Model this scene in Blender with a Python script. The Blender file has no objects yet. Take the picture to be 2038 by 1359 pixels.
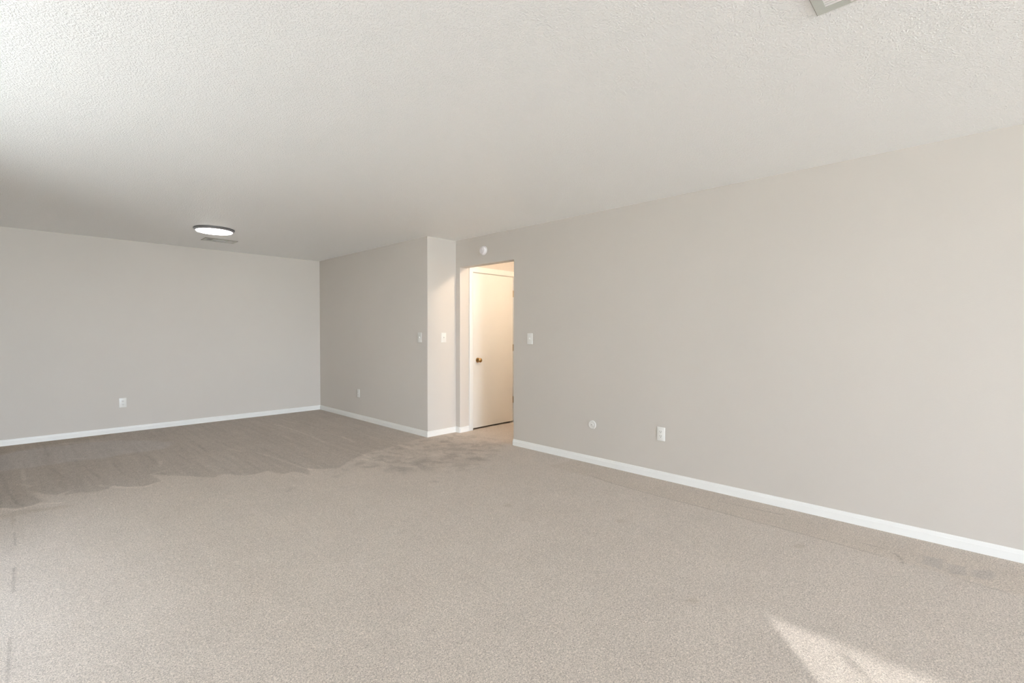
import bpy, bmesh, math
import numpy as np
from mathutils import Vector, Matrix

S = bpy.context.scene
COL = S.collection
rng = np.random.default_rng(7)

# ------------------------------------------------------------------ measures
H = 2.44                                   # ceiling height
XR, XP, YB, YF = 3.884, 3.4415, 7.758, 4.7715   # right wall, partition side, back wall, partition face
OY0, OY1, OZ = 3.745, 4.691, 2.100         # doorway opening in the right wall
WT = 0.115                                 # wall thickness
XL, YN = -2.00, -8.80                      # left wall, front wall (both behind or beside the camera)
HX1, HY0 = 5.60, 2.10                      # hallway end and its near side
DWY = OY1 + 0.008                          # hallway wall that holds the door
DX0, DX1, DZ = 4.103, 4.862, 2.055         # the door leaf

# ------------------------------------------------------------------ camera
cam = bpy.data.cameras.new('camera')
co = bpy.data.objects.new('camera', cam); COL.objects.link(co)
cam.sensor_width = 36.0
cam.lens = 949.55 / 2038 * 36.0
cam.clip_start = 0.02
yaw, pitch, roll, ch = 0.80019, -0.01964, 0.00201, 1.28208
Fv = Vector((math.sin(yaw) * math.cos(pitch), math.cos(yaw) * math.cos(pitch), math.sin(pitch)))
Rv = Vector((math.cos(yaw), -math.sin(yaw), 0)); Uv = Rv.cross(Fv)
R2 = Rv * math.cos(roll) + Uv * math.sin(roll); U2 = Uv * math.cos(roll) - Rv * math.sin(roll)
co.matrix_world = Matrix(((R2.x, U2.x, -Fv.x, 0), (R2.y, U2.y, -Fv.y, 0), (R2.z, U2.z, -Fv.z, ch), (0, 0, 0, 1)))
S.camera = co

# ------------------------------------------------------------------ colour management, sky, sun
S.view_settings.view_transform = 'Standard'
S.view_settings.look = 'None'
S.view_settings.gamma = 1.0
S.view_settings.use_curve_mapping = False
S.view_settings.exposure = 0.17
SKY, SUN, LAMP, HALL = 34.0, 26.0, 14.0, 560.0
S.cycles.use_denoising = True
S.cycles.max_bounces = 14
S.cycles.diffuse_bounces = 10
S.cycles.sample_clamp_indirect = 8.0

w = bpy.data.worlds.new('sky'); S.world = w; w.use_nodes = True
nt = w.node_tree; nt.nodes.clear()
tc = nt.nodes.new('ShaderNodeTexCoord'); sp = nt.nodes.new('ShaderNodeSeparateXYZ')
rp = nt.nodes.new('ShaderNodeValToRGB'); bg = nt.nodes.new('ShaderNodeBackground'); wo = nt.nodes.new('ShaderNodeOutputWorld')
mr = nt.nodes.new('ShaderNodeMapRange'); mr.inputs['From Min'].default_value = -1; mr.inputs['From Max'].default_value = 1
nt.links.new(tc.outputs['Generated'], sp.inputs[0]); nt.links.new(sp.outputs['Z'], mr.inputs['Value'])
nt.links.new(mr.outputs[0], rp.inputs[0]); nt.links.new(rp.outputs[0], bg.inputs[0]); nt.links.new(bg.outputs[0], wo.inputs[0])
e = rp.color_ramp.elements
e[0].position = 0.0; e[0].color = (0.80, 0.84, 0.89, 1)        # lawn and paving below the horizon
e[1].position = 1.0; e[1].color = (0.80, 0.94, 1.20, 1)
for p, c in ((0.47, (0.865, 0.905, 0.955, 1)), (0.52, (1.11, 1.205, 1.40, 1)), (0.62, (1.17, 1.26, 1.52, 1))):
    k = e.new(p); k.color = c
bg.inputs['Strength'].default_value = SKY

sl = bpy.data.lights.new('sun', 'SUN'); sl.energy = SUN; sl.angle = math.radians(0.4); sl.color = (1.0, 0.985, 0.955)
so = bpy.data.objects.new('sun', sl); COL.objects.link(so)
elev = math.atan(0.3440)
sd = Vector((0.758 * math.cos(elev), 0.652 * math.cos(elev), -math.sin(elev)))
so.rotation_euler = sd.to_track_quat('-Z', 'Y').to_euler()
so.location = (-6, -6, 5)

def portal(name, loc, rot, sx, sy):
    l = bpy.data.lights.new(name, 'AREA'); l.shape = 'RECTANGLE'; l.size = sx; l.size_y = sy
    l.cycles.is_portal = True
    o = bpy.data.objects.new(name, l); COL.objects.link(o); o.location = loc; o.rotation_euler = rot

# openings in the walls behind the camera: a sliding glass door (left wall) and a wide window (front wall)
SD0, SD1, SDZ = -4.15, -3.07, 2.03         # y range and head of the sliding door
FW0, FW1, FWZ0, FWZ1 = -1.90, 2.00, 0.05, 2.30
LW0, LW1, LWZ0, LWZ1 = 2.10, 3.50, 0.90, 1.93   # window in the left wall beside the camera
portal('window_daylight', ((FW0 + FW1) / 2, YN - 0.10, (FWZ0 + FWZ1) / 2), (math.radians(90), 0, 0), FW1 - FW0, FWZ1 - FWZ0)
portal('door_daylight', (XL - 0.10, (SD0 + SD1) / 2, SDZ / 2), (math.radians(90), 0, math.radians(-90)), SD1 - SD0, SDZ)

portal('side_window_daylight', (XL - 0.10, (LW0 + LW1) / 2, (LWZ0 + LWZ1) / 2), (math.radians(90), 0, math.radians(-90)), LW1 - LW0, LWZ1 - LWZ0)

# ------------------------------------------------------------------ materials
def new_mat(name):
    m = bpy.data.materials.new(name); m.use_nodes = True
    b = m.node_tree.nodes['Principled BSDF']
    return m, m.node_tree, b

def plain(name, col, rough=0.5, metal=0.0, spec=0.5, noise=0.0, nscale=40, bump=0.0, bscale=300, bdist=0.0005):
    m, t, b = new_mat(name)
    b.inputs['Base Color'].default_value = (*col, 1); b.inputs['Roughness'].default_value = rough
    b.inputs['Metallic'].default_value = metal; b.inputs['Specular IOR Level'].default_value = spec
    cd = t.nodes.new('ShaderNodeTexCoord')
    if noise > 0:
        n = t.nodes.new('ShaderNodeTexNoise'); n.inputs['Scale'].default_value = nscale; n.inputs['Detail'].default_value = 3
        r = t.nodes.new('ShaderNodeValToRGB')
        r.color_ramp.elements[0].position = 0.3; r.color_ramp.elements[1].position = 0.7
        r.color_ramp.elements[0].color = (*[c * (1 - noise) for c in col], 1)
        r.color_ramp.elements[1].color = (*[min(1, c * (1 + noise)) for c in col], 1)
        t.links.new(cd.outputs['Object'], n.inputs['Vector']); t.links.new(n.outputs['Fac'], r.inputs[0]); t.links.new(r.outputs[0], b.inputs['Base Color'])
    if bump > 0:
        n2 = t.nodes.new('ShaderNodeTexNoise'); n2.inputs['Scale'].default_value = bscale; n2.inputs['Detail'].default_value = 2
        bp = t.nodes.new('ShaderNodeBump'); bp.inputs['Strength'].default_value = bump; bp.inputs['Distance'].default_value = bdist
        t.links.new(cd.outputs['Object'], n2.inputs['Vector']); t.links.new(n2.outputs['Fac'], bp.inputs['Height']); t.links.new(bp.outputs[0], b.inputs['Normal'])
    return m

M = {}
M['wall'] = plain('greige_wall_paint', (0.596, 0.559, 0.518), rough=0.62, spec=0.3, noise=0.012, nscale=1.2, bump=0.35, bscale=160, bdist=0.0012)
M['trim'] = plain('white_trim_paint', (0.80, 0.80, 0.78), rough=0.35, spec=0.45, noise=0.01, nscale=6)
M['door'] = plain('white_door_paint', (0.80, 0.785, 0.75), rough=0.38, spec=0.4, noise=0.01, nscale=5)
M['plate_grey'] = plain('off_white_plastic', (0.67, 0.655, 0.63), rough=0.35, spec=0.5, noise=0.01, nscale=60)
M['plate'] = plain('white_plastic', (0.76, 0.75, 0.72), rough=0.3, spec=0.5, noise=0.01, nscale=60)
M['slot'] = plain('dark_slot', (0.05, 0.048, 0.045), rough=0.6, noise=0.05, nscale=200)
M['brass'] = plain('aged_brass', (0.42, 0.27, 0.12), rough=0.26, metal=1.0, noise=0.12, nscale=90)
M['hinge'] = plain('hinge_metal', (0.45, 0.36, 0.24), rough=0.35, metal=1.0, noise=0.1, nscale=90)
M['nickel'] = plain('dark_nickel', (0.16, 0.155, 0.165), rough=0.38, metal=0.7, noise=0.05, nscale=40)
M['satin'] = plain('nickel_bevel_lit', (0.42, 0.41, 0.43), rough=0.42, metal=0.85, noise=0.03, nscale=40)  # lighter copy of the rim metal, reflected light put into the colour
M['vent'] = plain('grey_vent_enamel', (0.56, 0.575, 0.53), rough=0.4, spec=0.4, noise=0.02, nscale=30)
M['blade'] = plain('white_blade_enamel', (0.84, 0.83, 0.81), rough=0.35, spec=0.45, noise=0.01, nscale=30)
M['blocker'] = plain('beige_blocker', (0.80, 0.74, 0.66), rough=0.8, noise=0.04, nscale=3)  # beige tint warms the light off the added sun-blocking wall
M['edging'] = plain('dark_edging', (0.20, 0.175, 0.14), rough=0.8, noise=0.1, nscale=60)
M['duct'] = plain('dark_duct', (0.10, 0.095, 0.09), rough=0.8, noise=0.1, nscale=30)
M['detector'] = plain('detector_plastic', (0.82, 0.79, 0.80), rough=0.35, spec=0.4, noise=0.01, nscale=60)
M['alu'] = plain('white_vinyl_frame', (0.78, 0.78, 0.76), rough=0.4, noise=0.01, nscale=20)

# textured ceiling
m, t, b = new_mat('stippled_ceiling_paint'); M['ceiling'] = m
b.inputs['Roughness'].default_value = 0.48; b.inputs['Specular IOR Level'].default_value = 0.45
b.inputs['Base Color'].default_value = (0.935, 0.935, 0.93, 1)
cd = t.nodes.new('ShaderNodeTexCoord')
n1 = t.nodes.new('ShaderNodeTexNoise'); n1.inputs['Scale'].default_value = 135; n1.inputs['Detail'].default_value = 2; n1.inputs['Roughness'].default_value = 0.5
n1.inputs['Distortion'].default_value = 0.25
r1 = t.nodes.new('ShaderNodeMapRange'); r1.interpolation_type = 'SMOOTHSTEP'
r1.inputs['From Min'].default_value = 0.42; r1.inputs['From Max'].default_value = 0.66
bp = t.nodes.new('ShaderNodeBump'); bp.inputs['Strength'].default_value = 0.75; bp.inputs['Distance'].default_value = 0.0022
t.links.new(cd.outputs['Object'], n1.inputs['Vector']); t.links.new(n1.outputs['Fac'], r1.inputs['Value'])
t.links.new(r1.outputs[0], bp.inputs['Height']); t.links.new(bp.outputs[0], b.inputs['Normal'])

# carpet: two attributes carry how the pile lies and where it is soiled
m, t, b = new_mat('beige_loop_carpet'); M['carpet'] = m
b.inputs['Roughness'].default_value = 0.95; b.inputs['Specular IOR Level'].default_value = 0.1
cd = t.nodes.new('ShaderNodeTexCoord')
def math_node(op, a=None, c=None):
    n = t.nodes.new('ShaderNodeMath'); n.operation = op
    for i, v in enumerate((a, c)):
        if v is None: continue
        if isinstance(v, (int, float)): n.inputs[i].default_value = v
        else: t.links.new(v, n.inputs[i])
    return n.outputs[0]
def noise(scale, detail=2, rough=0.5, dist=0.0):
    n = t.nodes.new('ShaderNodeTexNoise'); n.inputs['Scale'].default_value = scale; n.inputs['Detail'].default_value = detail
    n.inputs['Roughness'].default_value = rough; n.inputs['Distortion'].default_value = dist
    t.links.new(cd.outputs['Object'], n.inputs['Vector']); return n.outputs['Fac']
tuft = noise(200, 2, 0.55, 1.0); fine = noise(480, 2, 0.6); blotch = noise(3.2, 3, 0.6); med = noise(22, 3, 0.65)
ap = t.nodes.new('ShaderNodeAttribute'); ap.attribute_name = 'pile'
at = t.nodes.new('ShaderNodeAttribute'); at.attribute_name = 'tint'
def rng_node(v, a, b_, lo, hi):
    n = t.nodes.new('ShaderNodeMapRange'); n.inputs['From Min'].default_value = a; n.inputs['From Max'].default_value = b_
    n.inputs['To Min'].default_value = lo; n.inputs['To Max'].default_value = hi; t.links.new(v, n.inputs['Value']); return n.outputs[0]
v = math_node('MULTIPLY', rng_node(tuft, 0.3, 0.7, 0.58, 1.42), rng_node(fine, 0.3, 0.7, 0.82, 1.16))
v = math_node('MULTIPLY', v, rng_node(blotch, 0.3, 0.7, 0.975, 1.025))
v = math_node('MULTIPLY', v, rng_node(med, 0.3, 0.7, 0.965, 1.035))
v = math_node('MULTIPLY', v, rng_node(noise(85, 2, 0.6), 0.3, 0.7, 0.90, 1.10))
v = math_node('MULTIPLY', v, ap.outputs['Fac'])
vm = t.nodes.new('ShaderNodeVectorMath'); vm.operation = 'SCALE'
mx = t.nodes.new('ShaderNodeMix'); mx.data_type = 'RGBA'
mx.inputs['A'].default_value = (0.645, 0.545, 0.44, 1); mx.inputs['B'].default_value = (0.60, 0.575, 0.57, 1)
t.links.new(at.outputs['Fac'], mx.inputs['Factor'])
t.links.new(mx.outputs['Result'], vm.inputs[0]); t.links.new(v, vm.inputs['Scale']); t.links.new(vm.outputs[0], b.inputs['Base Color'])
hgt = math_node('ADD', tuft, math_node('MULTIPLY', fine, 0.5))
bp = t.nodes.new('ShaderNodeBump'); bp.inputs['Strength'].default_value = 0.7; bp.inputs['Distance'].default_value = 0.005
t.links.new(hgt, bp.inputs['Height']); t.links.new(bp.outputs[0], b.inputs['Normal'])

# lamp diffusers and window glass
def emitter(name, col, strength):
    m, t, b = new_mat(name)
    b.inputs['Base Color'].default_value = (0.9, 0.9, 0.9, 1)
    n = t.nodes.new('ShaderNodeTexNoise'); n.inputs['Scale'].default_value = 8
    r = t.nodes.new('ShaderNodeValToRGB'); r.color_ramp.elements[0].color = (*[c * 0.99 for c in col], 1); r.color_ramp.elements[1].color = (*col, 1)
    t.links.new(n.outputs['Fac'], r.inputs[0]); t.links.new(r.outputs[0], b.inputs['Emission Color'])
    b.inputs['Emission Strength'].default_value = strength
    return m
M['led'] = emitter('led_diffuser', (1.0, 0.96, 0.93), LAMP)
M['warm'] = emitter('warm_glass_shade', (1.0, 0.80, 0.60), HALL)
m = bpy.data.materials.new('window_glass'); m.use_nodes = True; t = m.node_tree; t.nodes.clear(); M['glass'] = m
o_ = t.nodes.new('ShaderNodeOutputMaterial'); tr = t.nodes.new('ShaderNodeBsdfTransparent'); gl = t.nodes.new('ShaderNodeBsdfGlossy')
fr = t.nodes.new('ShaderNodeFresnel'); fr.inputs['IOR'].default_value = 1.3; ms = t.nodes.new('ShaderNodeMixShader')
gl.inputs['Roughness'].default_value = 0.02; tr.inputs['Color'].default_value = (0.95, 0.97, 0.95, 1)
t.links.new(fr.outputs[0], ms.inputs[0]); t.links.new(tr.outputs[0], ms.inputs[1]); t.links.new(gl.outputs[0], ms.inputs[2]); t.links.new(ms.outputs[0], o_.inputs[0])

M['tinted'] = M['glass'].copy(); M['tinted'].name = 'grey_tinted_glass'  # patio pane darkened to dim the daylight coming through it
for n_ in M['tinted'].node_tree.nodes:
    if n_.type == 'BSDF_TRANSPARENT': n_.inputs['Color'].default_value = (0.42, 0.42, 0.42, 1)

# ------------------------------------------------------------------ mesh helpers
def box(bm, x0, x1, y0, y1, z0, z1, bev=0.0, seg=2, mat=None):
    r = bmesh.ops.create_cube(bm, size=1.0)
    vs = r['verts']
    for v in vs:
        v.co = Vector(((x0 + x1) / 2 + v.co.x * (x1 - x0), (y0 + y1) / 2 + v.co.y * (y1 - y0), (z0 + z1) / 2 + v.co.z * (z1 - z0)))
    if bev > 0:
        es = {e for v in vs for e in v.link_edges}
        r = bmesh.ops.bevel(bm, geom=list(es), offset=bev, segments=seg, affect='EDGES', profile=0.5)
        vs = list({v for f in r['faces'] for v in f.verts} | {v for v in vs if v.is_valid})
    if mat is not None:
        for v in vs: v.co = mat @ v.co
    return vs

def lathe(bm, prof, n=48, mat=None):
    rings = []
    for r, z in prof:
        if r < 1e-6: rings.append([bm.verts.new((0, 0, z))])
        else: rings.append([bm.verts.new((r * math.cos(2 * math.pi * k / n), r * math.sin(2 * math.pi * k / n), z)) for k in range(n)])
    for a, b in zip(rings[:-1], rings[1:]):
        for k in range(n):
            k2 = (k + 1) % n
            if len(a) == 1 and len(b) == 1: continue
            if len(a) == 1: bm.faces.new((a[0], b[k], b[k2]))
            elif len(b) == 1: bm.faces.new((a[k], b[0], a[k2]))
            else: bm.faces.new((a[k], b[k], b[k2], a[k2]))
    if mat is not None:
        for r in rings:
            for v in r: v.co = mat @ v.co

def prism(bm, pts, z0, z1):
    lo = [bm.verts.new((x, y, z0)) for x, y in pts]; hi = [bm.verts.new((x, y, z1)) for x, y in pts]
    n = len(pts)
    bm.faces.new(lo[::-1]); bm.faces.new(hi)
    for k in range(n): bm.faces.new((lo[k], lo[(k + 1) % n], hi[(k + 1) % n], hi[k]))

def link(name, bm, mat, parent=None, smooth=False):
    bmesh.ops.remove_doubles(bm, verts=bm.verts, dist=1e-6)
    bmesh.ops.recalc_face_normals(bm, faces=bm.faces)
    me = bpy.data.meshes.new(name); bm.to_mesh(me); bm.free()
    me.materials.append(mat)
    o = bpy.data.objects.new(name, me); COL.objects.link(o)
    if smooth:
        for p in me.polygons: p.use_smooth = True
        try:
            me.set_sharp_from_angle(angle=math.radians(35))
        except Exception: pass
    if parent: o.parent = parent
    return o

def thing(name, label, cat, loc, rotm=None, group=None):
    o = bpy.data.objects.new(name, None); COL.objects.link(o); o.empty_display_size = 0.05
    o.location = loc
    if rotm is not None: o.rotation_euler = rotm
    o['label'] = label; o['category'] = cat
    if group: o['group'] = group
    return o

def struct(name, bm, mat, label, cat, smooth=False):
    o = link(name, bm, mat, smooth=smooth); o['kind'] = 'structure'; o['label'] = label; o['category'] = cat
    return o

def copy_tree(o, parent=None):
    c = o.copy(); COL.objects.link(c); c.parent = parent
    for ch_ in [x for x in COL.objects if x.parent == o and x != c]: copy_tree(ch_, c)
    return c

# ------------------------------------------------------------------ shell
def wall_with_hole(bm, ax, fixed0, fixed1, a0, a1, z0, z1, h):
    """wall slab along axis ax; h = (a_lo, a_hi, z_lo, z_hi)"""
    def bx(p0, p1, q0, q1):
        if p1 - p0 < 1e-5 or q1 - q0 < 1e-5: return
        if ax == 'y': box(bm, fixed0, fixed1, p0, p1, q0, q1)
        else: box(bm, p0, p1, fixed0, fixed1, q0, q1)
    bx(a0, h[0], z0, z1); bx(h[1], a1, z0, z1); bx(h[0], h[1], z0, h[2]); bx(h[0], h[1], h[3], z1)

def hole_prism(ax, f0, f1, a0, a1, z0, z1, h, bev=0.0):
    """one clean slab with a rectangular hole: outline polygons bridged, opening edges rounded"""
    bm = bmesh.new()
    A = [a0, h[0], h[1], a1]; Z = [z0, h[2], h[3], z1]
    A2, Z2 = [], []
    for v in A:
        if not A2 or abs(v - A2[-1]) > 1e-6: A2.append(v)
    for v in Z:
        if not Z2 or abs(v - Z2[-1]) > 1e-6: Z2.append(v)
    P = (lambda f, a, z: (f, a, z)) if ax == 'y' else (lambda f, a, z: (a, f, z))
    V = {(k, i, j): bm.verts.new(P(f, a, z)) for k, f in enumerate((f0, f1)) for i, a in enumerate(A2) for j, z in enumerate(Z2)}
    def hole(i, j):
        return (A2[i] + A2[i + 1]) / 2 > h[0] and (A2[i] + A2[i + 1]) / 2 < h[1] and (Z2[j] + Z2[j + 1]) / 2 > h[2] and (Z2[j] + Z2[j + 1]) / 2 < h[3]
    cells = {(i, j) for i in range(len(A2) - 1) for j in range(len(Z2) - 1) if not hole(i, j)}
    edge_rim = []
    for (i, j) in cells:
        for k in (0, 1): bm.faces.new([V[(k, a, z)] for a, z in ((i, j), (i + 1, j), (i + 1, j + 1), (i, j + 1))])
        for (di, dj, p, q) in ((-1, 0, (i, j), (i, j + 1)), (1, 0, (i + 1, j), (i + 1, j + 1)), (0, -1, (i, j), (i + 1, j)), (0, 1, (i, j + 1), (i + 1, j + 1))):
            if (i + di, j + dj) not in cells:
                bm.faces.new([V[(0, *p)], V[(0, *q)], V[(1, *q)], V[(1, *p)]])
                if 0 <= i + di < len(A2) - 1 and 0 <= j + dj < len(Z2) - 1:
                    edge_rim += [(V[(0, *p)], V[(0, *q)]), (V[(1, *p)], V[(1, *q)])]
    bmesh.ops.recalc_face_normals(bm, faces=bm.faces)
    if bev > 0:
        es = [bm.edges.get(pq) for pq in edge_rim]
        bmesh.ops.bevel(bm, geom=[e_ for e_ in es if e_], offset=bev, segments=4, affect='EDGES', profile=0.5)
    return bm

ZF = -0.12   # bottom of the slabs
bm = bmesh.new(); box(bm, XL - WT, XP + 0.3, YB, YB + WT, ZF, H + 0.02)
struct('wall_back', bm, M['wall'], 'greige back wall at the far end of the room, with one outlet', 'wall')
bm = bmesh.new(); box(bm, XP, XR + WT, YF, YB, ZF, H + 0.02)
es = [e_ for e_ in bm.edges if abs(e_.verts[0].co.x - XP) < 1e-4 and abs(e_.verts[1].co.x - XP) < 1e-4 and abs(e_.verts[0].co.y - YF) < 1e-4 and abs(e_.verts[1].co.y - YF) < 1e-4]
bmesh.ops.bevel(bm, geom=es, offset=0.006, segments=4, affect='EDGES', profile=0.5)
struct('wall_partition', bm, M['wall'], 'greige partition wall jutting out left of the doorway, with a white corner and two switches', 'wall', smooth=True)
bm = hole_prism('y', XR, XR + WT, YN - WT, YF, ZF, H + 0.02, (OY0, OY1, ZF, OZ), bev=0.005)
struct('wall_right', bm, M['wall'], 'long greige right wall with the open doorway', 'wall', smooth=True)
bm = hole_prism('y', XL - WT, XL, YN - WT, -1.0, ZF, H + 0.02, (SD0, SD1, 0.0, SDZ))
bm2 = hole_prism('y', XL - WT, XL, -1.0, YB + WT, ZF, H + 0.02, (LW0, LW1, LWZ0, LWZ1))
tmp = bpy.data.meshes.new('tmp'); bm2.to_mesh(tmp); bm2.free(); bm.from_mesh(tmp); bpy.data.meshes.remove(tmp)
struct('wall_left', bm, M['wall'], 'greige left wall with the glass patio door and a window', 'wall')
bm = hole_prism('x', YN - WT, YN, XL, XR, ZF, H + 0.02, (FW0, FW1, FWZ0, FWZ1))
struct('wall_front', bm, M['wall'], 'greige front wall with the wide window', 'wall')
bm = hole_prism('x', DWY, DWY + WT, XR + WT, HX1, ZF, H + 0.02, (DX0 - 0.018, DX1 + 0.018, ZF, DZ + 0.018))
struct('wall_hallway', bm, M['wall'], 'greige hallway wall that holds the white door', 'wall')
bm = bmesh.new(); box(bm, HX1, HX1 + WT, HY0 - WT, DWY + WT, ZF, H + 0.02)
struct('wall_hallway_end', bm, M['wall'], 'greige end wall of the hallway, out of sight', 'wall')
bm = bmesh.new(); box(bm, XR + WT, HX1, HY0 - WT, HY0, ZF, H + 0.02)
struct('wall_hallway_side', bm, M['wall'], 'greige near side wall of the hallway, out of sight', 'wall')
bm = bmesh.new(); box(bm, XL - 0.3, HX1 + 0.3, YN - 0.3, YB + 0.3, H, H + 0.2)
struct('ceiling', bm, M['ceiling'], 'white stippled ceiling over the whole room', 'ceiling')

# ------------------------------------------------------------------ carpet floor with worn and brushed pile
def lines(a0, a1, f0, f1, fine, coarse):
    out = list(np.arange(a0, f0, coarse)) + list(np.arange(f0, f1, fine)) + list(np.arange(f1, a1, coarse)) + [a1]
    return np.array(out)
gx = lines(XL - WT, HX1 + WT, -0.3, 4.9, 0.013, 0.3); gy = lines(YN - WT, YB + WT, -0.3, YB, 0.013, 0.3)
gx = np.unique(np.round(np.concatenate([gx[(gx < -0.07) | ((gx > -0.02) & (gx < 3.38)) | (gx > 3.76)], np.arange(-0.07, -0.02, 0.004), np.arange(3.38, 3.76, 0.004)]), 5))
X, Y = np.meshgrid(gx, gy)

def vnoise(x, y, seed):
    r = np.random.default_rng(seed).random((256, 256))
    xi = np.floor(x).astype(int); yi = np.floor(y).astype(int); fx = x - xi; fy = y - yi
    fx = fx * fx * (3 - 2 * fx); fy = fy * fy * (3 - 2 * fy)
    g = lambda a, b_: r[a % 256, b_ % 256]
    return (g(xi, yi) * (1 - fx) + g(xi + 1, yi) * fx) * (1 - fy) + (g(xi, yi + 1) * (1 - fx) + g(xi + 1, yi + 1) * fx) * fy
def fbm(x, y, seed, o=3):
    s = 0; a = 0.5; tot = 0
    for k in range(o): s = s + a * vnoise(x * 2 ** k, y * 2 ** k, seed + k); tot += a; a *= 0.55
    return s / tot

def poly_mask(pts, soft, wob=0.0, seed=1, X=X, Y=Y):
    if wob:
        X = X + wob * (fbm(X * 7, Y * 4, seed) - .5); Y = Y + 2 * wob * (fbm(X * 9, Y * 5, seed + 9) - .5)
    d = np.full(X.shape, 1e9); ins = np.zeros(X.shape, bool); n = len(pts)
    for k in range(n):
        x0, y0 = pts[k]; x1, y1 = pts[(k + 1) % n]
        dx, dy = x1 - x0, y1 - y0
        tt = np.clip(((X - x0) * dx + (Y - y0) * dy) / (dx * dx + dy * dy + 1e-12), 0, 1)
        d = np.minimum(d, np.hypot(X - x0 - tt * dx, Y - y0 - tt * dy))
        if y0 != y1:
            c = ((y0 > Y) != (y1 > Y)) & (X < (x1 - x0) * (Y - y0) / (y1 - y0) + x0)
            ins ^= c
    sdist = np.where(ins, d, -d)
    q = np.clip(0.5 + sdist / (2 * soft), 0, 1)
    return q * q * (3 - 2 * q)

def line_mask(pts, wd):
    d = np.full(X.shape, 1e9)
    for (x0, y0), (x1, y1) in zip(pts[:-1], pts[1:]):
        dx, dy = x1 - x0, y1 - y0
        tt = np.clip(((X - x0) * dx + (Y - y0) * dy) / (dx * dx + dy * dy + 1e-12), 0, 1)
        d = np.minimum(d, np.hypot(X - x0 - tt * dx, Y - y0 - tt * dy))
    return np.exp(-(d / wd) ** 2)

PA = [(-0.119, 5.037), (-0.044, 4.974), (0.033, 4.967), (0.101, 5.033), (0.058, 5.266), (0.043, 5.399), (0.119, 5.237), (0.179, 5.143), (0.248, 5.191), (0.223, 5.099), (0.317, 5.103), (0.4, 5.018), (0.48, 5.042), (0.518, 5.111), (0.585, 4.988), (0.691, 4.918), (0.825, 4.97), (0.797, 5.286), (0.917, 5.122), (1.05, 4.944), (1.15, 4.801), (1.263, 4.856), (1.354, 4.677), (1.427, 4.646), (1.555, 4.648), (1.622, 4.469), (1.732, 4.468), (1.771, 4.34), (1.793, 4.253), (1.853, 4.484), (1.938, 4.351), (2.051, 4.282), (2.199, 4.377), (2.295, 4.462), (2.463, 4.571), (2.6, 4.61), (2.764, 4.631), (2.963, 4.696), (3.467, 4.819), (3.5, 7.9), (-2.3, 7.9), (-2.3, 5.05)]
PM = [(2.1, 4.35), (2.463, 4.65), (2.6, 4.7), (2.764, 4.75), (2.963, 4.8), (3.467, 4.95), (3.839, 4.75), (3.945, 4.336), (3.893, 3.931), (3.585, 3.581), (3.185, 3.427), (2.879, 3.372), (2.653, 3.532), (2.444, 3.79), (2.266, 4.018), (2.102, 4.184)]
PB = [(-2.3, 7.2), (-0.164, 7.235), (-0.019, 7.295), (0.213, 7.314), (0.504, 7.325), (0.797, 7.211), (1.053, 6.952), (1.236, 6.62), (1.095, 6.355), (0.791, 6.354), (0.622, 6.295), (0.435, 6.349), (0.253, 6.352), (0.047, 6.342), (-0.147, 6.4), (-2.3, 6.5)]
PBR = [(-2.3, 7.8), (-2.3, 7.1), (-0.164, 7.205), (-0.057, 7.333), (0.137, 7.457), (0.652, 7.508), (0.9, 7.8)]
mA = poly_mask(PA, 0.014, 0.03, 3)
mM = poly_mask(PM, 0.16, 0.30, 21)
mB = poly_mask(PB, 0.05, 0.05, 31)
mBR = poly_mask(PBR, 0.05, 0.05, 41)
streak = fbm(X * 34, Y * 1.5, 51, 3) - .5
streak2 = fbm((X + 0.05 * Y) * 60, Y * 1.1, 61, 2) - .5
mott = fbm(X * 17 + 3 * fbm(X * 5, Y * 5, 75, 2), Y * 11, 71, 4)
pile = np.ones(X.shape); tint = np.full(X.shape, 0.50)
pile *= 1 - 0.20 * mA * (1 - 0.3 * np.clip((X - 2.1) / 1.2, 0, 1)) * (0.9 + 0.25 * (fbm(X * 1.5, Y * 1.5, 81, 2)))
pile *= 1 + mA * (0.14 * streak + 0.10 * streak2)
pile *= 1 + (1 - mA) * (0.035 * streak + 0.03 * (mott - .5))
mid = mM * (1 - mA)
pile *= 1 - mid * (0.05 + 0.15 * np.clip((mott - 0.52) * 8, 0, 1) - 0.07 * np.clip((0.40 - mott) * 9, 0, 1))
pile *= 1 + 0.085 * mB; tint += 0.22 * mB
pile *= 1 - 0.08 * mBR; tint -= 0.25 * mBR
LIGHT = [[(0.3, 7.462), (0.549, 7.351), (0.695, 7.24), (0.808, 7.312)], [(0.298, 6.542), (0.447, 6.418)], [(2.43, 6.958), (2.476, 6.378), (2.472, 5.826), (2.438, 5.403)], [(1.729, 5.463), (1.788, 5.058), (1.834, 4.551), (1.865, 4.401)], [(2.633, 7.239), (2.664, 6.773)], [(-0.019, 5.732), (0.039, 5.58)], [(1.57, 5.842), (1.631, 5.623)], [(0.952, 5.772), (0.906, 5.541)], [(2.731, 5.563), (2.683, 5.155)], [(-0.003, 6.299), (0.006, 5.863)], [(0.797, 5.286), (0.918, 5.341)], [(0.433, 5.217), (0.585, 4.988), (0.705, 4.903), (0.828, 4.987)], [(-0.119, 5.037), (-0.043, 4.918), (0.086, 4.958), (0.191, 4.895)], [(2.483, 4.609), (2.453, 4.301)]]
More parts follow.
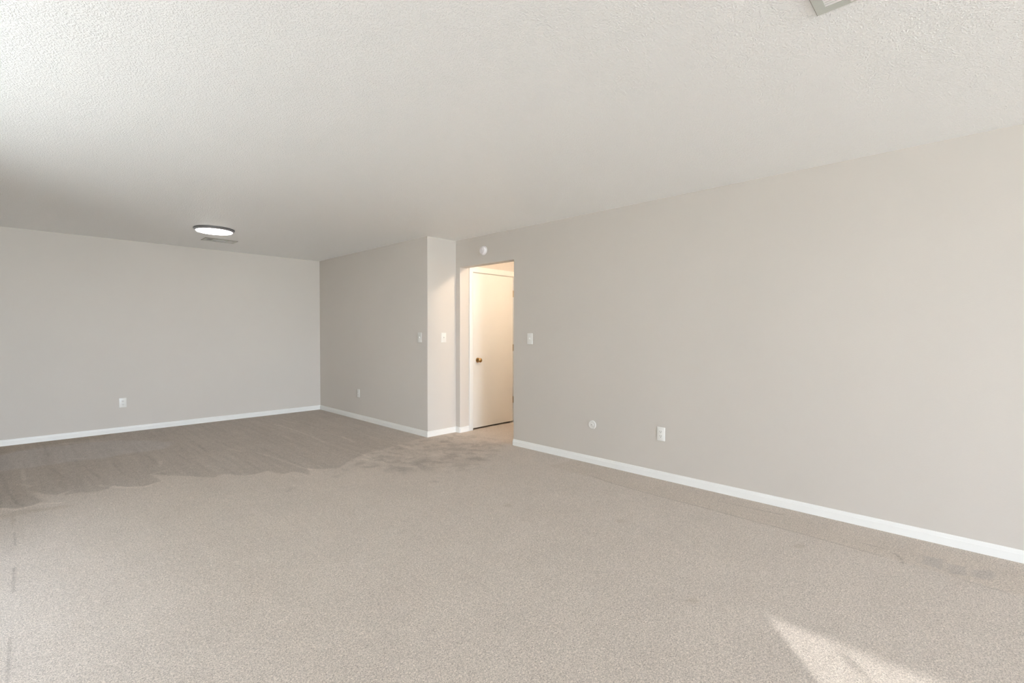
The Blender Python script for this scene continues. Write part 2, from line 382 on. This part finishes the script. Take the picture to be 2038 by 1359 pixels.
DARK = [[(-0.128, 6.205), (-0.106, 5.783), (-0.073, 5.4), (-0.031, 5.077), (-0.005, 5.006)], [(0.177, 6.185), (0.227, 5.888), (0.261, 5.643)], [(0.401, 6.127), (0.43, 5.792), (0.471, 5.47)], [(0.61, 5.99), (0.627, 5.481), (0.664, 5.295)], [(1.387, 6.291), (1.363, 5.833)], [(1.127, 5.925), (1.147, 5.496)], [(0.16, 7.603), (0.184, 6.74)], [(0.89, 6.165), (0.906, 5.689)]]
for l in LIGHT: pile *= 1 + 0.17 * line_mask(l, 0.014)
for l in DARK: pile *= 1 - 0.12 * line_mask(l, 0.010)
SEAM = [[(3.531, 2.422), (3.486, 2.187), (3.466, 1.764), (3.469, 1.41), (3.458, 1.062), (3.459, 0.849), (3.442, 0.573), (3.43, 0.354)], [(3.684, 1.383), (3.697, 1.206), (3.721, 0.946)], [(-0.043, 4.366), (-0.039, 4.107)], [(-0.041, 3.717), (-0.04, 3.36)], [(-0.047, 2.873), (-0.048, 2.698), (-0.05, 2.513)], [(3.391, 0.02), (3.381, -0.125)], [(3.555, 0.477), (3.558, 0.368)]]
pile *= 1 + mA * 0.16 * (fbm(X * 70, Y * 26, 87, 2) - .5)
brk = 0.4 + 0.9 * fbm(X * 9, Y * 9, 91, 2)
for l in SEAM: pile *= 1 - 0.24 * line_mask(l, 0.006) * brk
pile *= 1 - 0.30 * line_mask([(3.522, 0.314), (3.49, 0.293), (3.404, 0.27)], 0.006)
# flatter pile between the seam line and the baseboard
strip = poly_mask([(3.52, 2.9), (3.47, 1.7), (3.455, 0.85), (3.40, -0.1), (3.38, -0.6), (4.0, -0.6), (4.0, 2.9)], 0.03, 0.02, 95)
pile *= 1 - 0.05 * strip; tint -= 0.10 * strip
def ell(c, a, b_):
    det = a[0] * b_[1] - a[1] * b_[0]
    if abs(det) < 1e-9: return 0 * X
    dx = X - c[0]; dy = Y - c[1]; wx = 0.03 * (fbm(X * 20, Y * 16, 97, 2) - .5)
    u = ((dx + wx) * b_[1] - (dy - wx) * b_[0]) / det; v_ = ((dy - wx) * a[0] - (dx + wx) * a[1]) / det
    return 1 / (1 + np.exp((np.hypot(u, v_) - 1) * 6))
DB = [((2.685, 4.19), (0.035, -0.036), (-0.03, -0.047)), ((2.795, 3.918), (0.062, -0.063), (-0.066, -0.093)), ((2.654, 3.899), (0.054, -0.055), (-0.024, -0.035)), ((2.841, 3.769), (0.031, -0.031), (-0.031, -0.041)), ((3.141, 3.895), (0.051, -0.052), (-0.078, -0.097)), ((3.158, 3.603), (0.07, -0.07), (-0.07, -0.08)), ((3.009, 3.701), (0.041, -0.042), (-0.038, -0.046)), ((2.414, 3.867), (0.058, -0.059), (-0.046, -0.074)), ((2.681, 3.759), (0.02, -0.02), (-0.016, -0.022)), ((2.878, 4.491), (0.023, -0.023), (-0.025, -0.038)), ((3.135, 4.23), (0.045, -0.046), (-0.043, -0.058)), ((3.141, 4.384), (0.031, -0.031), (-0.028, -0.038)), ((1.936, 4.048), (0.024, -0.025), (-0.016, -0.034)), ((2.456, 3.301), (0.023, -0.024), (-0.015, -0.019)), ((2.402, 3.701), (0.018, -0.019), (-0.017, -0.026)), ((2.255, 4.144), (0.026, -0.027), (-0.013, -0.025)), ((3.42, 4.443), (0.032, -0.032), (-0.028, -0.036)), ((2.614, 4.261), (0.028, -0.029), (-0.034, -0.055)),
      ((1.48, 3.954), (0.019, -0.02), (-0.015, -0.038)), ((1.527, 3.994), (0.026, -0.026), (-0.013, -0.032))]
LB = [((2.992, 4.471), (0.062, -0.062), (-0.041, -0.062)), ((3.199, 4.261), (0.039, -0.039), (-0.044, -0.059)), ((2.991, 4.019), (0.029, -0.029), (-0.029, -0.039)), ((2.741, 4.133), (0.042, -0.043), (-0.031, -0.046)), ((2.663, 4.616), (0.045, -0.045), (-0.031, -0.055)), ((2.366, 4.406), (0.063, -0.064), (-0.022, -0.042)), ((3.184, 3.851), (0.043, -0.044), (-0.021, -0.025))]
FAINT = [((3.247, 0.742), (0.021, -0.022), (-0.031, -0.008)), ((2.226, 0.948), (0.023, -0.024), (-0.021, -0.01)), ((2.823, 1.71), (0.019, -0.019), (-0.023, -0.014)), ((2.499, 2.47), (0.021, -0.021), (-0.022, -0.022)),
         ((-0.043, 4.823), (0.11, -0.0), (-0.01, -0.067)), ((0.134, 4.779), (0.102, -0.03), (-0.001, -0.041)), ((-0.047, 4.66), (0.011, -0.0), (0.002, -0.115))]
for a in DB: pile *= 1 - 0.13 * ell(*a)
for a in LB: pile *= 1 + 0.10 * ell(*a)
for a in FAINT:
    q = ell(*a); pile *= 1 - 0.10 * q; tint -= 0.12 * q
for d_ in ([(3.603, 0.189), (3.623, 0.12), (3.458, 0.115), (3.486, 0.188)], [(3.572, 0.1), (3.591, 0.023), (3.467, 0.019), (3.432, 0.087)], [(3.57, 0.001), (3.64, -0.088), (3.55, -0.084), (3.484, -0.061), (3.478, -0.003)]):
    q = poly_mask(d_, 0.014, 0.02, 99); pile *= 1 - 0.13 * q; tint += 0.15 * q

nx, ny = len(gx), len(gy)
me = bpy.data.meshes.new('floor')
vco = np.stack([X.ravel(), Y.ravel(), np.zeros(X.size)], 1)
idx = np.arange(nx * ny).reshape(ny, nx)
qd = np.stack([idx[:-1, :-1], idx[:-1, 1:], idx[1:, 1:], idx[1:, :-1]], -1).reshape(-1, 4)
# close the slab with a skirt and a bottom
x0_, x1_, y0_, y1_ = gx[0], gx[-1], gy[0], gy[-1]
nb = len(vco)
vco = np.vstack([vco, [(x0_, y0_, -0.15), (x1_, y0_, -0.15), (x1_, y1_, -0.15), (x0_, y1_, -0.15)]])
me.vertices.add(len(vco)); me.vertices.foreach_set('co', vco.ravel())
polys = [list(q) for q in ([nb, nb + 3, nb + 2, nb + 1],)]
polys.append([nb, nb + 1] + list(idx[0, ::-1])); polys.append([nb + 2, nb + 3] + list(idx[-1, :]))
polys.append([nb + 1, nb + 2] + list(idx[::-1, -1])); polys.append([nb + 3, nb] + list(idx[:, 0]))
tot = [4] * len(qd) + [len(p) for p in polys]
loops = np.concatenate([qd.ravel()] + [np.array(p) for p in polys])
me.loops.add(len(loops)); me.loops.foreach_set('vertex_index', loops.astype(np.int32))
me.polygons.add(len(tot)); st = np.concatenate([[0], np.cumsum(tot)[:-1]])
me.polygons.foreach_set('loop_start', st.astype(np.int32)); me.polygons.foreach_set('loop_total', np.array(tot, np.int32))
me.update(calc_edges=True); me.validate()
for nm, arr in (('pile', pile), ('tint', np.clip(tint, 0, 1))):
    a_ = me.attributes.new(nm, 'FLOAT', 'POINT')
    a_.data.foreach_set('value', np.concatenate([arr.ravel(), np.ones(4)]).astype(np.float32))
me.materials.append(M['carpet'])
fl = bpy.data.objects.new('floor', me); COL.objects.link(fl)
fl['kind'] = 'structure'; fl['label'] = 'beige carpeted floor with darker brushed pile towards the back'; fl['category'] = 'floor'

# ------------------------------------------------------------------ baseboards
BH, BT = 0.070, 0.012
PROF = [(0.0, 0.0), (BT, 0.0), (BT, BH - 0.024), (BT * 0.80, BH - 0.020), (BT * 0.62, BH - 0.006), (BT * 0.35, BH - 0.0015), (0.0, BH)]
def baseboard(name, path, label, flat_end=()):
    """path: wall-face points, the room lies on the left of the walking direction"""
    bm = bmesh.new(); n = len(path); P = [Vector(p) for p in path]
    rings = []
    for k in range(n):
        def nrm(a, b_): d_ = (b_ - a).normalized(); return Vector((-d_.y, d_.x))
        if k == 0: m_ = nrm(P[0], P[1])
        elif k == n - 1: m_ = nrm(P[-2], P[-1])
        else:
            n0, n1 = nrm(P[k - 1], P[k]), nrm(P[k], P[k + 1]); m_ = (n0 + n1) / (1 + n0.dot(n1))
        rings.append([bm.verts.new((P[k].x + m_.x * u, P[k].y + m_.y * u, z)) for u, z in PROF])
    for a, b_ in zip(rings[:-1], rings[1:]):
        for q in range(len(PROF)):
            q2 = (q + 1) % len(PROF); bm.faces.new((a[q], b_[q], b_[q2], a[q2]))
    bm.faces.new(rings[0]); bm.faces.new(rings[-1][::-1])
    return struct(name, bm, M['trim'], label, 'baseboard')
def arc(cx, cy, r, a0, a1, n=6):
    return [(cx + r * math.cos(math.radians(a0 + (a1 - a0) * k / n)), cy + r * math.sin(math.radians(a0 + (a1 - a0) * k / n))) for k in range(n + 1)]
baseboard('baseboard_back', [(XP, YB), (XL, YB)], 'white baseboard along the back wall')
baseboard('baseboard_partition', [(XR, YF), (XP, YF), (XP, YB)], 'white baseboard around the jutting partition wall')
baseboard('baseboard_right', [(XR, YN)] + [(XR, OY0 - 0.004)] + [(XR + 0.004, OY0), (XR + WT, OY0)], 'white baseboard along the long right wall')
baseboard('baseboard_doorway', [(DX0 - 0.066, DWY), (XR + WT, DWY), (XR + WT - 0.001, OY1), (XR + 0.005, OY1), (XR, OY1 + 0.005), (XR, YF)], 'short white baseboard wrapping the left side of the doorway')
baseboard('baseboard_left', [(XL, YB), (XL, SD1 + 0.05)], 'white baseboard along the left wall')
baseboard('baseboard_front', [(XL, YN), (XR, YN)], 'white baseboard under the front window')
baseboard('baseboard_hallway', [(XR + WT, OY0), (XR + WT, HY0), (HX1, HY0), (HX1, DWY), (DX1 + 0.07, DWY)], 'white baseboard inside the hallway')

# ------------------------------------------------------------------ hallway door
CW = 0.061
bm = bmesh.new()
cy0 = DWY - 0.016
def casing(bm, x0, x1, z0, z1, vertical, inner):
    """flat board with a thinner inner lip"""
    box(bm, x0, x1, cy0, DWY, z0, z1, bev=0.003)
casing(bm, DX0 - 0.004 - CW, DX0 - 0.004, 0.0, DZ + 0.006 + CW + 0.012, True, 1)
struct('trim_1', bm, M['trim'], 'white door casing, left upright beside the brass knob', 'door casing', smooth=True)
bm = bmesh.new(); box(bm, DX1 + 0.004, DX1 + 0.004 + CW, cy0, DWY, 0, DZ + 0.006 + CW + 0.012, bev=0.003)
struct('trim_2', bm, M['trim'], 'white door casing, right upright by the hinges', 'door casing', smooth=True)
bm = bmesh.new(); box(bm, DX0 - 0.004, DX1 + 0.004, cy0, DWY, DZ + 0.006, DZ + 0.018 + CW, bev=0.003)
struct('trim_3', bm, M['trim'], 'white door casing, head board above the white door', 'door casing', smooth=True)
# jamb lining
bm = bmesh.new()
box(bm, DX0 - 0.018, DX0 - 0.003, DWY, DWY + WT, 0, DZ + 0.018); box(bm, DX1 + 0.003, DX1 + 0.018, DWY, DWY + WT, 0, DZ + 0.018)
box(bm, DX0 - 0.003, DX1 + 0.003, DWY, DWY + WT, DZ + 0.003, DZ + 0.018)
box(bm, DX0 - 0.003, DX0 + 0.010, DWY + 0.045, DWY + 0.06, 0, DZ + 0.003); box(bm, DX1 - 0.010, DX1 + 0.003, DWY + 0.045, DWY + 0.06, 0, DZ + 0.003)
box(bm, DX0 + 0.010, DX1 - 0.010, DWY + 0.045, DWY + 0.06, DZ - 0.010, DZ + 0.003)
struct('trim_4', bm, M['trim'], 'white door jamb lining around the hallway door', 'door jamb')
door = thing('door_1', 'closed plain white hallway door with a brass knob, seen through the doorway', 'door', (DX0, DWY + 0.004, 0)); door['kind'] = 'structure'
bm = bmesh.new(); box(bm, 0, DX1 - DX0, 0, 0.036, 0.022, DZ, bev=0.0015); link('door_leaf', bm, M['door'], door, True)
knob = bmesh.new(); rx = Matrix.Translation((0.092, 0, 0.912)) @ Matrix.Rotation(math.radians(90), 4, 'X')
lathe(knob, [(0, 0), (0.033, 0), (0.033, 0.004), (0.028, 0.010), (0.014, 0.013), (0.012, 0.020), (0.012, 0.030), (0.016, 0.034), (0.025, 0.041), (0.0285, 0.051), (0.0275, 0.058), (0.020, 0.064), (0.010, 0.0665), (0, 0.067)], 40, rx)
kb = link('door_knob', knob, M['brass'], door, True); kb['label'] = 'brass door knob'
bm = bmesh.new(); box(bm, -0.0025, 0.0005, 0.004, 0.030, 0.885, 0.940, bev=0.0005)
lp = link('latch_plate', bm, M['hinge'], door); lp['label'] = 'small metal latch plate at the door edge'
for hz in (0.326, 1.06, 1.82):
    bm = bmesh.new(); lathe(bm, [(0, -0.045), (0.006, -0.045), (0.006, 0.045), (0, 0.045)], 16, Matrix.Translation((DX1 - DX0 + 0.001, -0.006, hz)))
    lathe(bm, [(0, 0.045), (0.0045, 0.045), (0.005, 0.049), (0, 0.052)], 12, Matrix.Translation((DX1 - DX0 + 0.001, -0.006, hz)))
    hg = link('hinge', bm, M['hinge'], door, True); hg['label'] = 'metal hinge barrel'
# closet behind the door stays dark
bm = bmesh.new(); box(bm, XR + WT, HX1 + WT, DWY + 0.7, DWY + 0.8, ZF, H + 0.02); box(bm, HX1, HX1 + WT, DWY + WT, DWY + 0.7, ZF, H + 0.02)
struct('wall_closet', bm, M['wall'], 'wall behind the closed hallway door, out of sight', 'wall')

# hallway lamp: a small flush dome, out of sight but lighting the door
hl = thing('hallway_ceiling_light', 'small warm drum light on the hallway ceiling', 'ceiling light', (4.45, 2.80, H))
bm = bmesh.new(); lathe(bm, [(0, 0), (0.15, 0), (0.15, -0.012), (0.135, -0.016), (0, -0.016)], 40); link('base', bm, M['trim'], hl, True)
bm = bmesh.new(); lathe(bm, [(0.128, -0.016), (0.132, -0.018), (0.132, -0.070), (0.128, -0.072)], 40); link('lamp_shade', bm, M['warm'], hl, True)
bm = bmesh.new(); lathe(bm, [(0, -0.070), (0.134, -0.070), (0.136, -0.073), (0.134, -0.078), (0, -0.080)], 40); link('bottom_cap', bm, M['trim'], hl, True)  # opaque cap added to cut lamp light falling on the floor

# ------------------------------------------------------------------ sliding glass door and front window
t_ = thing('door_2', 'white framed single glass patio door in the left wall', 'door', (XL - 0.06, (SD0 + SD1) / 2, 0)); t_['kind'] = 'structure'
hw = (SD1 - SD0) / 2
bm = bmesh.new()
for a, b_, c, d_ in ((-hw, -hw + 0.04, 0, SDZ), (hw - 0.012, hw, 0, SDZ), (-hw, hw, 0, 0.03), (-hw, hw, SDZ - 0.012, SDZ)): box(bm, -0.04, 0.04, a, b_, c, d_)
link('door_frame', bm, M['alu'], t_)
bm = bmesh.new(); a, b_, xo = -hw + 0.04, hw - 0.012, -0.012
for p, q, c, d_ in ((a, a + 0.05, 0.03, SDZ - 0.012), (b_ - 0.012, b_, 0.03, SDZ - 0.012), (a, b_, 0.03, 0.11), (a, b_, SDZ - 0.024, SDZ - 0.012)): box(bm, xo - 0.014, xo + 0.014, p, q, c, d_)
s_ = link('sash', bm, M['alu'], t_)
bm = bmesh.new(); box(bm, xo - 0.003, xo + 0.003, a + 0.05, b_ - 0.012, 0.11, SDZ - 0.024); link('pane', bm, M['tinted'], s_)
bm = bmesh.new(); lathe(bm, [(0, 0), (0.022, 0), (0.020, 0.006), (0.006, 0.010), (0.006, 0.022), (0, 0.024)], 24, Matrix.Translation((xo + 0.003, -3.37 - (SD0 + SD1) / 2, 1.95)) @ Matrix.Rotation(math.radians(90), 4, 'Y')); link('shadow_disc', bm, M['duct'], t_)  # unseen disc added to cast the small smudge in the sun patch
def make_window(name, label, loc, rot, wid, hgt):
    t_ = thing(name, label, 'window', loc, rot); t_['kind'] = 'structure'
    hw, hh = wid / 2, hgt
    bm = bmesh.new()
    for a, b_, c, d_ in ((-hw, -hw + 0.05, 0, hh), (hw - 0.05, hw, 0, hh), (-0.03, 0.03, 0, hh), (-hw, hw, 0, 0.05), (-hw, hw, hh - 0.05, hh)): box(bm, a, b_, -0.03, 0.03, c, d_)
    wf = link('window_frame', bm, M['alu'], t_)
    for a, b_ in ((-hw + 0.05, -0.03), (0.03, hw - 0.05)):
        bm = bmesh.new(); box(bm, a, b_, -0.003, 0.003, 0.05, hh - 0.05); link('pane', bm, M['glass'], wf)
    bm = bmesh.new(); box(bm, -hw, hw, 0.03, 0.08, 0.0, 0.02, bev=0.003); link('window_sill', bm, M['trim'], t_)
make_window('window_1', 'wide white framed window in the front wall', ((FW0 + FW1) / 2, YN - 0.06, FWZ0), (0, 0, 0), FW1 - FW0, FWZ1 - FWZ0)
make_window('window_2', 'white framed window in the left wall', (XL - 0.06, (LW0 + LW1) / 2, LWZ0), (0, 0, math.radians(-90)), LW1 - LW0, LWZ1 - LWZ0)

bm = bmesh.new(); box(bm, -7.8, -7.2, -3.9, 9.0, -0.3, 5.2)  # unseen wall added to block the sun from the left window
struct('wall_sun_blocker', bm, M['blocker'], 'added unseen wall outside that keeps the sun off the left window', 'wall')

# ------------------------------------------------------------------ wall plates (local frame: x right, z up, -y towards the room)
def at_right(y, z): return (XR, y, z), (0, 0, math.radians(-90))     # local -y -> world -x
def at_part(y, z): return (XP, y, z), (0, 0, math.radians(-90))
def at_front_face(x, z, yy): return (x, yy, z), (0, 0, 0)

def slab(bm, w_, h_, t_, bev): box(bm, -w_ / 2, w_ / 2, -t_, 0, -h_ / 2, h_ / 2, bev=bev, seg=3)
def make_switch(loc, rot, label, group='light switches on the walls'):
    r = thing('light_switch', label, 'light switch', loc, rot, group)
    bm = bmesh.new(); slab(bm, 0.076, 0.121, 0.0065, 0.003); link('cover_plate', bm, M['plate'], r, True)
    bm = bmesh.new(); box(bm, -0.0055, 0.0055, -0.0085, -0.0064, -0.012, 0.012, bev=0.0006)
    mt = Matrix.Translation((0, -0.0075, 0.001)) @ Matrix.Rotation(math.radians(-28), 4, 'X')
    box(bm, -0.0045, 0.0045, -0.014, 0.0, -0.0045, 0.0045, bev=0.001, mat=mt)
    link('toggle', bm, M['plate'], r, True)
    for z in (0.030, -0.030):
        bm = bmesh.new(); lathe(bm, [(0, 0), (0.0032, 0), (0.0028, 0.001), (0, 0.0014)], 16, Matrix.Translation((0, -0.0064, z)) @ Matrix.Rotation(math.radians(90), 4, 'X'))
        link('screw', bm, M['plate'], r, True)
    return r
def make_outlet(loc, rot, label, group='duplex outlets low on the walls'):
    r = thing('wall_outlet', label, 'outlet', loc, rot, group)
    bm = bmesh.new(); slab(bm, 0.074, 0.119, 0.0065, 0.003); link('cover_plate', bm, M['plate'], r, True)
    for z in (0.0195, -0.0195):
        bm = bmesh.new(); box(bm, -0.0165, 0.0165, -0.0085, -0.006, z - 0.0135, z + 0.0135, bev=0.0012)
        rc = link('receptacle', bm, M['plate'], r, True)
        bm = bmesh.new()
        box(bm, -0.0082, -0.0054, -0.0088, -0.0080, z - 0.001, z + 0.0085); box(bm, 0.0054, 0.0082, -0.0088, -0.0080, z - 0.001, z + 0.0085)
        lathe(bm, [(0, 0), (0.0031, 0), (0.0031, 0.0008), (0, 0.0008)], 12, Matrix.Translation((0, -0.0081, z - 0.0075)) @ Matrix.Rotation(math.radians(90), 4, 'X'))
        sl_ = link('slots', bm, M['slot'], rc); sl_['label'] = 'dark plug slots'
    bm = bmesh.new(); lathe(bm, [(0, 0), (0.0032, 0), (0.0028, 0.001), (0, 0.0014)], 16, Matrix.Translation((0, -0.0064, 0)) @ Matrix.Rotation(math.radians(90), 4, 'X'))
    link('screw', bm, M['plate'], r, True)
    return r
make_switch(*at_right(3.494, 1.210), 'white toggle switch on the long right wall just right of the doorway')
make_switch(*at_front_face(3.685, 1.212, YF), 'white toggle switch on the narrow pale wall face left of the doorway')
make_switch(*at_part(4.929, 1.214), 'white toggle switch on the dark partition side wall near its corner')
make_outlet(*at_right(1.954, 0.397), 'white duplex outlet low on the long right wall')
make_outlet(*at_front_face(0.894, 0.376, YB), 'white duplex outlet low on the far back wall')
make_outlet(*at_part(6.473, 0.382), 'white duplex outlet low on the dark partition side wall')

r = thing('round_wall_plate', 'round white cable plate with a small dark hole low on the right wall', 'wall plate', *at_right(2.673, 0.379))
R90 = Matrix.Rotation(math.radians(90), 4, 'X')
bm = bmesh.new(); lathe(bm, [(0, 0), (0.0425, 0), (0.0425, 0.003), (0.0395, 0.0075), (0.032, 0.009), (0.0305, 0.0075), (0.016, 0.0075), (0.015, 0.0095), (0, 0.0095)], 48, R90); link('cover_plate', bm, M['plate_grey'], r, True)
bm = bmesh.new(); lathe(bm, [(0, 0), (0.0075, 0), (0.0075, 0.0125), (0.0045, 0.0125), (0.0045, 0.0105), (0, 0.0105)], 24, Matrix.Translation((0, 0, 0)) @ R90); cj = link('cable_socket', bm, M['plate'], r, True)
bm = bmesh.new(); lathe(bm, [(0, 0.0104), (0.0046, 0.0104), (0.0046, 0.0122), (0, 0.0122)], 16, R90); q_ = link('socket_hole', bm, M['slot'], cj); q_['label'] = 'dark hole of the cable socket'

r = thing('smoke_detector', 'round white smoke detector on the wall above the doorway', 'smoke detector', *at_right(4.243, 2.258))
bm = bmesh.new(); lathe(bm, [(0, 0), (0.056, 0), (0.056, 0.006), (0.053, 0.009), (0, 0.009)], 48, R90); link('base', bm, M['detector'], r, True)
bm = bmesh.new(); lathe(bm, [(0.043, 0.009), (0.043, 0.013), (0.047, 0.014), (0.047, 0.026), (0.043, 0.033), (0.033, 0.036), (0.032, 0.0345), (0.025, 0.0345), (0.024, 0.037), (0.016, 0.038), (0.0155, 0.0365), (0.010, 0.0365), (0.0095, 0.0385), (0, 0.0385)], 48, R90); link('body', bm, M['detector'], r, True)

# ------------------------------------------------------------------ dining ceiling light
r = thing('ceiling_light', 'lit round flush ceiling light with a dark metal rim over the dining end', 'ceiling light', (1.541, 6.190, H))
bm = bmesh.new(); lathe(bm, [(0, 0), (0.199, 0), (0.201, -0.002), (0.201, -0.009), (0.198, -0.011), (0, -0.011)], 96); link('rim', bm, M['nickel'], r, True)
bm = bmesh.new(); lathe(bm, [(0.199, -0.0095), (0.184, -0.027), (0.180, -0.028), (0.178, -0.026), (0.178, -0.011)], 96); q_ = link('trim_ring', bm, M['satin'], r, True); q_['label'] = 'bevelled metal ring around the diffuser, coloured lighter for reflected light'
bm = bmesh.new(); lathe(bm, [(0.1775, -0.014), (0.1775, -0.029), (0.174, -0.034), (0.14, -0.038), (0, -0.041)], 96); link('diffuser', bm, M['led'], r, True)

# ------------------------------------------------------------------ ceiling vents
def make_vent(loc, label):
    """register 0.36 long (x) by 0.21 (y): louvres across at both ends, lengthwise in the middle"""
    r = thing('ceiling_vent', label, 'air vent', loc, None, 'air registers in the ceiling')
    L, Wd, fl_, th = 0.36, 0.21, 0.033, 0.006
    bm = bmesh.new(); hx, hy = L / 2, Wd / 2; ix, iy = hx - fl_, hy - fl_ + 0.002
    for (a, b_, c, d_) in ((-hx, hx, -hy, -iy), (-hx, hx, iy, hy), (-hx, -ix, -iy, iy), (ix, hx, -iy, iy)): box(bm, a, b_, c, d_, -th, 0)
    es_ = 0.073; 
    for xx in (-ix + es_, ix - es_): box(bm, xx - 0.004, xx + 0.004, -iy, iy, -th, -0.0012)
    link('frame', bm, M['vent'], r)
    bm = bmesh.new(); q = 0.0016  # thin dark bead around the outside of the frame
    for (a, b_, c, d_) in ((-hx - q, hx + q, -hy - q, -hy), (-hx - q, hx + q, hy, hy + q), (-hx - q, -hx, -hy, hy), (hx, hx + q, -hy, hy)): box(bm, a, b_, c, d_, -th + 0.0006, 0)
    ck = link('edge_line', bm, M['edging'], r); ck['label'] = 'thin dark line around the frame'
    bm = bmesh.new(); box(bm, -ix - 0.002, ix + 0.002, -iy - 0.002, iy + 0.002, -0.0018, -0.0013); link('duct_opening', bm, M['duct'], r)
    def blade(x0, x1, y0, y1, along, tilt):
        bm = bmesh.new(); cx, cy = (x0 + x1) / 2, (y0 + y1) / 2
        if along == 'y':
            mt = Matrix.Translation((cx, cy, -0.0042)) @ Matrix.Rotation(tilt, 4, 'Y'); box(bm, -0.0044, 0.0044, -(y1 - y0) / 2, (y1 - y0) / 2, -0.0004, 0.0004, mat=mt)
        else:
            mt = Matrix.Translation((cx, cy, -0.0042)) @ Matrix.Rotation(tilt, 4, 'X'); box(bm, -(x1 - x0) / 2, (x1 - x0) / 2, -0.0034, 0.0034, -0.0004, 0.0004, mat=mt)
        return link('louver', bm, M['blade'], r)
    tl = math.radians(24)
    nb_ = 5
    for sgn in (-1, 1):
        for k in range(nb_):
            xx = sgn * (ix - 0.0075 - k * (es_ - 0.017) / (nb_ - 1)); blade(xx - 0.004, xx + 0.004, -iy, iy, 'y', sgn * math.radians(14))
    for k in range(14):
        yy = -iy + 0.008 + k * (2 * iy - 0.016) / 13; blade(-ix + es_ + 0.004, ix - es_ - 0.004, yy, yy, 'x', tl)
    for sgn in (-1, 1):
        bm = bmesh.new(); lathe(bm, [(0, -th), (0.0045, -th), (0.0040, -th - 0.0012), (0, -th - 0.0018)], 16, Matrix.Translation((sgn * (hx - 0.012), 0, 0))); link('screw', bm, M['blade'], r, True)
    return r
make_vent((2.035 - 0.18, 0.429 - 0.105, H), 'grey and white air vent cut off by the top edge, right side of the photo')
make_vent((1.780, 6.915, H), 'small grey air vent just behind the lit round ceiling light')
